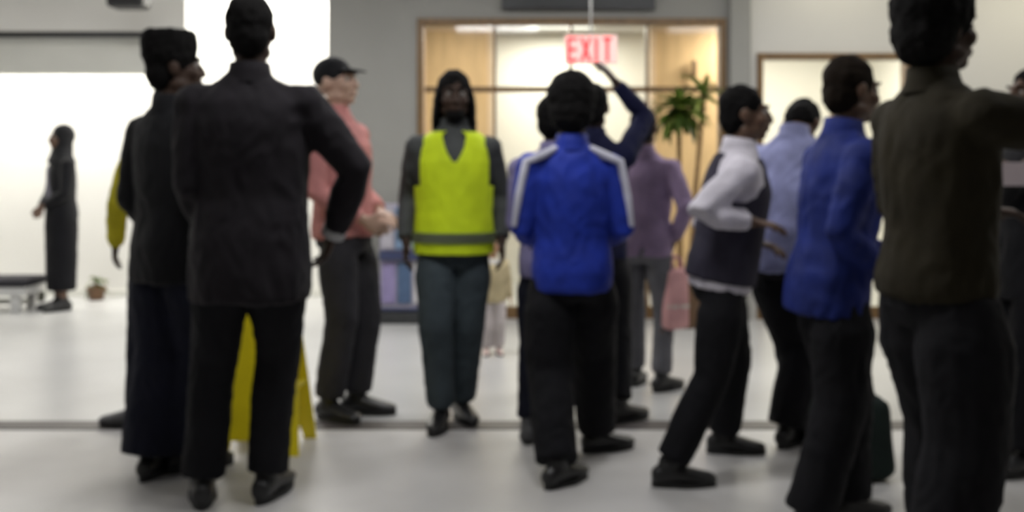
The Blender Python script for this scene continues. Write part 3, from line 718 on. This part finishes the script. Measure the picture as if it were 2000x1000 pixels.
# yellow A-frame floor sign
M_YEL = mat('yellow_plastic', (.78, .64, .012), .4, .08, 8)
c = W(522, 860, 4.70); t = tag(empty('floor_sign', (c.x, c.y, 0), R(-4)), 'yellow folding floor sign standing behind the tallest man', 'floor sign')
def sign_panel(sgn):
    bm = bmesh.new(); y = .14
    out = [(-.19, 0), (-.13, 0), (-.12, .06), (.12, .06), (.13, 0), (.19, 0), (.145, .60), (.10, .635), (-.10, .635), (-.145, .60)]
    vs0 = []; 
    for dy in (0, .014):
        vs0.append([bm.verts.new((a, sgn * (y * (1 - b / .66) + dy + .004), b)) for a, b in out])
    bm.faces.new(vs0[0]); bm.faces.new(list(reversed(vs0[1])))
    n = len(out)
    for i in range(n): bm.faces.new((vs0[0][i], vs0[0][(i + 1) % n], vs0[1][(i + 1) % n], vs0[1][i]))
    bmesh.ops.triangulate(bm, faces=[f for f in bm.faces if len(f.verts) > 4])
    return finish('panel', bm, M_YEL, t)
pf = sign_panel(-1); sign_panel(1)
bm = bmesh.new(); tube(bm, [(-.11, 0, .63), (.11, 0, .63)], [.014, .014], 8); finish('hinge', bm, M_YEL, t, True)
boxobj('brace', (-.16, -.148, -.07, .07, .28, .30), M_YEL, t); boxobj('brace', (.148, .16, -.07, .07, .28, .30), M_YEL, t)

# handled bag
def bag(label, loc, rz, hx, hy, h, m, hm, handle=.14, name='bag', cat='bag', top=.85, stripe=None, z=0):
    t = tag(empty(name, loc, rz), label, cat)
    bm = bmesh.new(); soft_box(bm, hx, hy, 0, h, min(hx, hy) * .55, top)
    bmesh.ops.subdivide_edges(bm, edges=list(bm.edges), cuts=1, use_grid_fill=True)
    f = folds(.008, hx * 31); bm.normal_update(); mv = [(v, v.normal * f(v.co * 1.5)) for v in bm.verts]
    for v, q in mv: v.co += q
    zmin = min(v.co.z for v in bm.verts)
    for v in bm.verts: v.co.z -= zmin
    finish('bag_body', bm, m, t, True)
    for sg in (-1, 1):
        bm = bmesh.new()
        tube(bm, [(-hx * .5, sg * hy * .5, h * .97), (-hx * .42, sg * hy * .3, h + handle * .7), (0, sg * .012, h + handle), (hx * .42, sg * hy * .3, h + handle * .7), (hx * .5, sg * hy * .5, h * .97)], [.008] * 5, 8)
        finish('handle', bm, hm, t, True)
    if stripe:
        bm = bmesh.new(); box(bm, -hx * .97, hx * .97, -hy * 1.0, hy * 1.0, h * .3, h * .48); bevel(bm, hy * .5, 2); finish('stripe', bm, stripe, t, True)
    return t
q = pM['wr'][1]; hw_ = pM['root'].matrix_basis @ (q * pM['S'])
hz = hw_.z - .10 * pM['S']
bag('pale pink bag hanging from the hand of the mauve-shirted person', (hw_.x + .004, hw_.y, hz - .42), R(25), .075, .045, .34, cloth('pink_bag', (.62, .34, .34)), cloth('pink_strap', (.55, .30, .30)), .08, stripe=cloth('cream_stripe', (.62, .56, .52)))
bag('small dark bag on the floor left of the woman in the long skirt', (W(72, 0, 9.7).x, 9.7, 0), R(15), .075, .05, .12, cloth('olive_bag', (.05, .05, .04)), C_BLACK, .05)
c = G(1668, 940)
bag('dark green holdall on the floor between the deep blue shirt and the olive coat', (c.x, c.y + .05, 0), R(8), .17, .11, .34, cloth('bottle_green_holdall', (.010, .018, .016)), C_BLACK, .06, name='holdall')

# low bench at the left edge of the recess
c = W(-70, 0, 9.0); t = tag(empty('low_bench', (c.x, 9.15, 0)), 'low pale bench with dark seat pad at the left edge', 'bench')
hw = W(58, 0, 9.0).x - c.x
bm = bmesh.new(); box(bm, -hw, hw, -.22, .22, .225, .295); bevel(bm, .02, 3); finish('seat_pad', bm, C_CHAR, t, True)
boxobj('frame', (-hw + .02, hw - .02, -.20, .20, .15, .225), mat('pale_grey_laminate', (.55, .55, .54), .4, .05), t, .005)
for a in (-hw + .08, hw - .16):
    for b in (-.18, .12): boxobj('leg', (a, a + .08, b, b + .06, 0, .15), MATS['pale_grey_laminate'], t, .004)
bm = bmesh.new(); box(bm, -hw + .1, hw - .1, -.02, .02, .05, .10); finish('stretcher', bm, M_SOFF, t)

# leaflet stand against the grey wall
x0, x1 = W(742, 0, 8.42).x, W(852, 0, 8.42).x; hw = (x1 - x0) / 2
t = tag(empty('leaflet_stand', ((x0 + x1) / 2, 8.42, 0)), 'low stand of blue, lilac and white leaflets against the grey wall', 'display stand')
zz = lambda py: W(0, py, 8.42).z
boxobj('back_board', (-hw, hw, .0, .03, .10, zz(398)), mat('lilac_grey_board', (.36, .34, .42), .6, .05), t, .004)
boxobj('base', (-hw - .04, hw + .04, -.10, .12, 0, .09), M_BASE, t, .006)
boxobj('post', (-.03, .03, .03, .06, .05, zz(398) - .05), M_DARK, t)
boxobj('shelf', (-hw, hw, -.05, .0, zz(507), zz(490)), mat('navy_shelf', (.035, .045, .11), .5, .1), t, .003)
boxobj('shelf', (-hw, hw, -.05, .0, .10, .12), MATS['navy_shelf'], t, .003)
def leaflet(pa, pb, ya, yb, nm, col):
    cx = (x0 + x1) / 2
    boxobj('leaflet', (W(pa, 0, 8.42).x - cx, W(pb, 0, 8.42).x - cx, -.014, -.002, zz(yb), zz(ya)), mat(nm, col, .5, .15, 12), t)
leaflet(746, 773, 512, 592, 'lilac_print', (.26, .22, .40)); leaflet(777, 803, 512, 592, 'blue_print', (.07, .12, .22)); leaflet(808, 832, 512, 592, 'white_print', (.62, .60, .62)); leaflet(836, 850, 512, 592, 'blue_print', (.07, .12, .22))
leaflet(746, 768, 405, 486, 'pale_print', (.42, .40, .45)); leaflet(772, 800, 405, 486, 'sky_print', (.16, .24, .36)); leaflet(804, 828, 405, 486, 'green_print', (.20, .30, .22)); leaflet(832, 850, 405, 486, 'teal_print', (.08, .15, .17))

# tall leafy plant by the right sidelight
M_LEAF = mat('plant_leaf', (.15, .25, .035), .4, .5, 5, .05, 30); M_LEAF2 = mat('plant_leaf_light', (.30, .36, .08), .4, .3, 5)
M_CANE = mat('woody_cane', (.22, .13, .05), .8, .3, 20, .3, 40)
def leaf_mesh(L, wd, droop):
    bm = bmesh.new(); rows = []; n = 7
    for i in range(n + 1):
        u = i / n; wv = wd * math.sin(PI * min(u * .9 + .08, 1)) ** .7
        y = L * (u - .15 * droop * u * u); z = L * (.35 * u - droop * u * u)
        rows.append([bm.verts.new((-wv, y, z + .01)), bm.verts.new((0, y, z)), bm.verts.new((wv, y, z + .01))])
    for a, b in zip(rows[:-1], rows[1:]):
        for j in (0, 1): bm.faces.new((a[j], a[j + 1], b[j + 1], b[j]))
    bmesh.ops.solidify(bm, geom=list(bm.faces), thickness=.002)
    me = bpy.data.meshes.new('leaf'); bm.to_mesh(me); bm.free(); me.polygons.foreach_set('use_smooth', [True] * len(me.polygons))
    return me
def plant(label, loc, canes, pot_h, pot_r, L, cat='plant', name='potted_plant', nleaf=24):
    t = tag(empty(name, loc), label, cat); rr = random.Random(4)
    bm = bmesh.new(); loft(bm, [(Vector((0, 0, z)), Vector((r_, 0, 0)), Vector((0, r_, 0))) for z, r_ in ((0, pot_r * .72), (pot_h * .9, pot_r), (pot_h, pot_r * 1.08), (pot_h, pot_r * .9), (pot_h * .88, pot_r * .86))], 24)
    finish('pot', bm, mat('brown_pot', (.16, .085, .04), .5, .2, 8), t, True)
    ms = []
    for k, (ll, dr) in enumerate(((1, .55), (.85, .25), (1.05, .8))):
        for m_ in (M_LEAF, M_LEAF2):
            me = leaf_mesh(L * ll, L * .11, dr); me.materials.append(m_); ms.append(me)
    for (bx, by, tx, ty, tz, n_) in canes:
        bm = bmesh.new(); tube(bm, [(bx, by, pot_h * .8), (bx * .6 + tx * .4, by, (pot_h + tz) * .5), (tx, ty, tz)], [.024, .021, .018], 10); finish('cane', bm, M_CANE, t, True)
        for k in range(n_):
            o = bpy.data.objects.new('leaf', ms[rr.randrange(6)]); COL.objects.link(o); o.parent = t
            o.location = (tx, ty, tz + .06 * k / n_ - .02); o.rotation_euler = (R(rr.uniform(-45, 62)), 0, k * 2.4 + rr.uniform(-.3, .3)); 
            q = rr.uniform(.75, 1.1); o.scale = (q, q, q)
    return t
dpl = 8.2; c = W(1338, 0, dpl)
P1, P2 = W(1326, 222, dpl) - c, W(1376, 196, dpl) - c
plant('tall leafy plant in a brown pot in front of the right sidelight', (c.x, dpl, 0), [(-.04, 0, P1.x, 0, W(0, 220, dpl).z, 80), (.05, .03, P2.x, .03, W(0, 190, dpl).z, 18)], .42, .17, .30)
c = W(188, 0, 9.85)
plant('low olive-green potted plant against the bright recess wall', (c.x, 9.85, 0), [(0, 0, 0, 0, .14, 14)], .12, .09, .15)

# folded paper held by the person at the right edge
c = (pQ['root'].matrix_basis @ (pQ['wr'][0] * pQ['S'])); u = Vector((-1, 0, 0))
t = tag(empty('folded_paper', (c.x - .13, c.y - .06, c.z - .02), R(4)), 'pale folded paper held at the right edge below the stretched arm', 'paper')
M_PAPER = mat('pinkish_paper', (.55, .47, .50), .7, .06, 5)
for k in range(3):
    bm = bmesh.new(); box(bm, -.14 + .006 * k, .16, -.004 + .006 * k, -.001 + .006 * k, -.045, .045 - .006 * k); bevel(bm, .001, 1); finish('sheet', bm, M_PAPER, t)
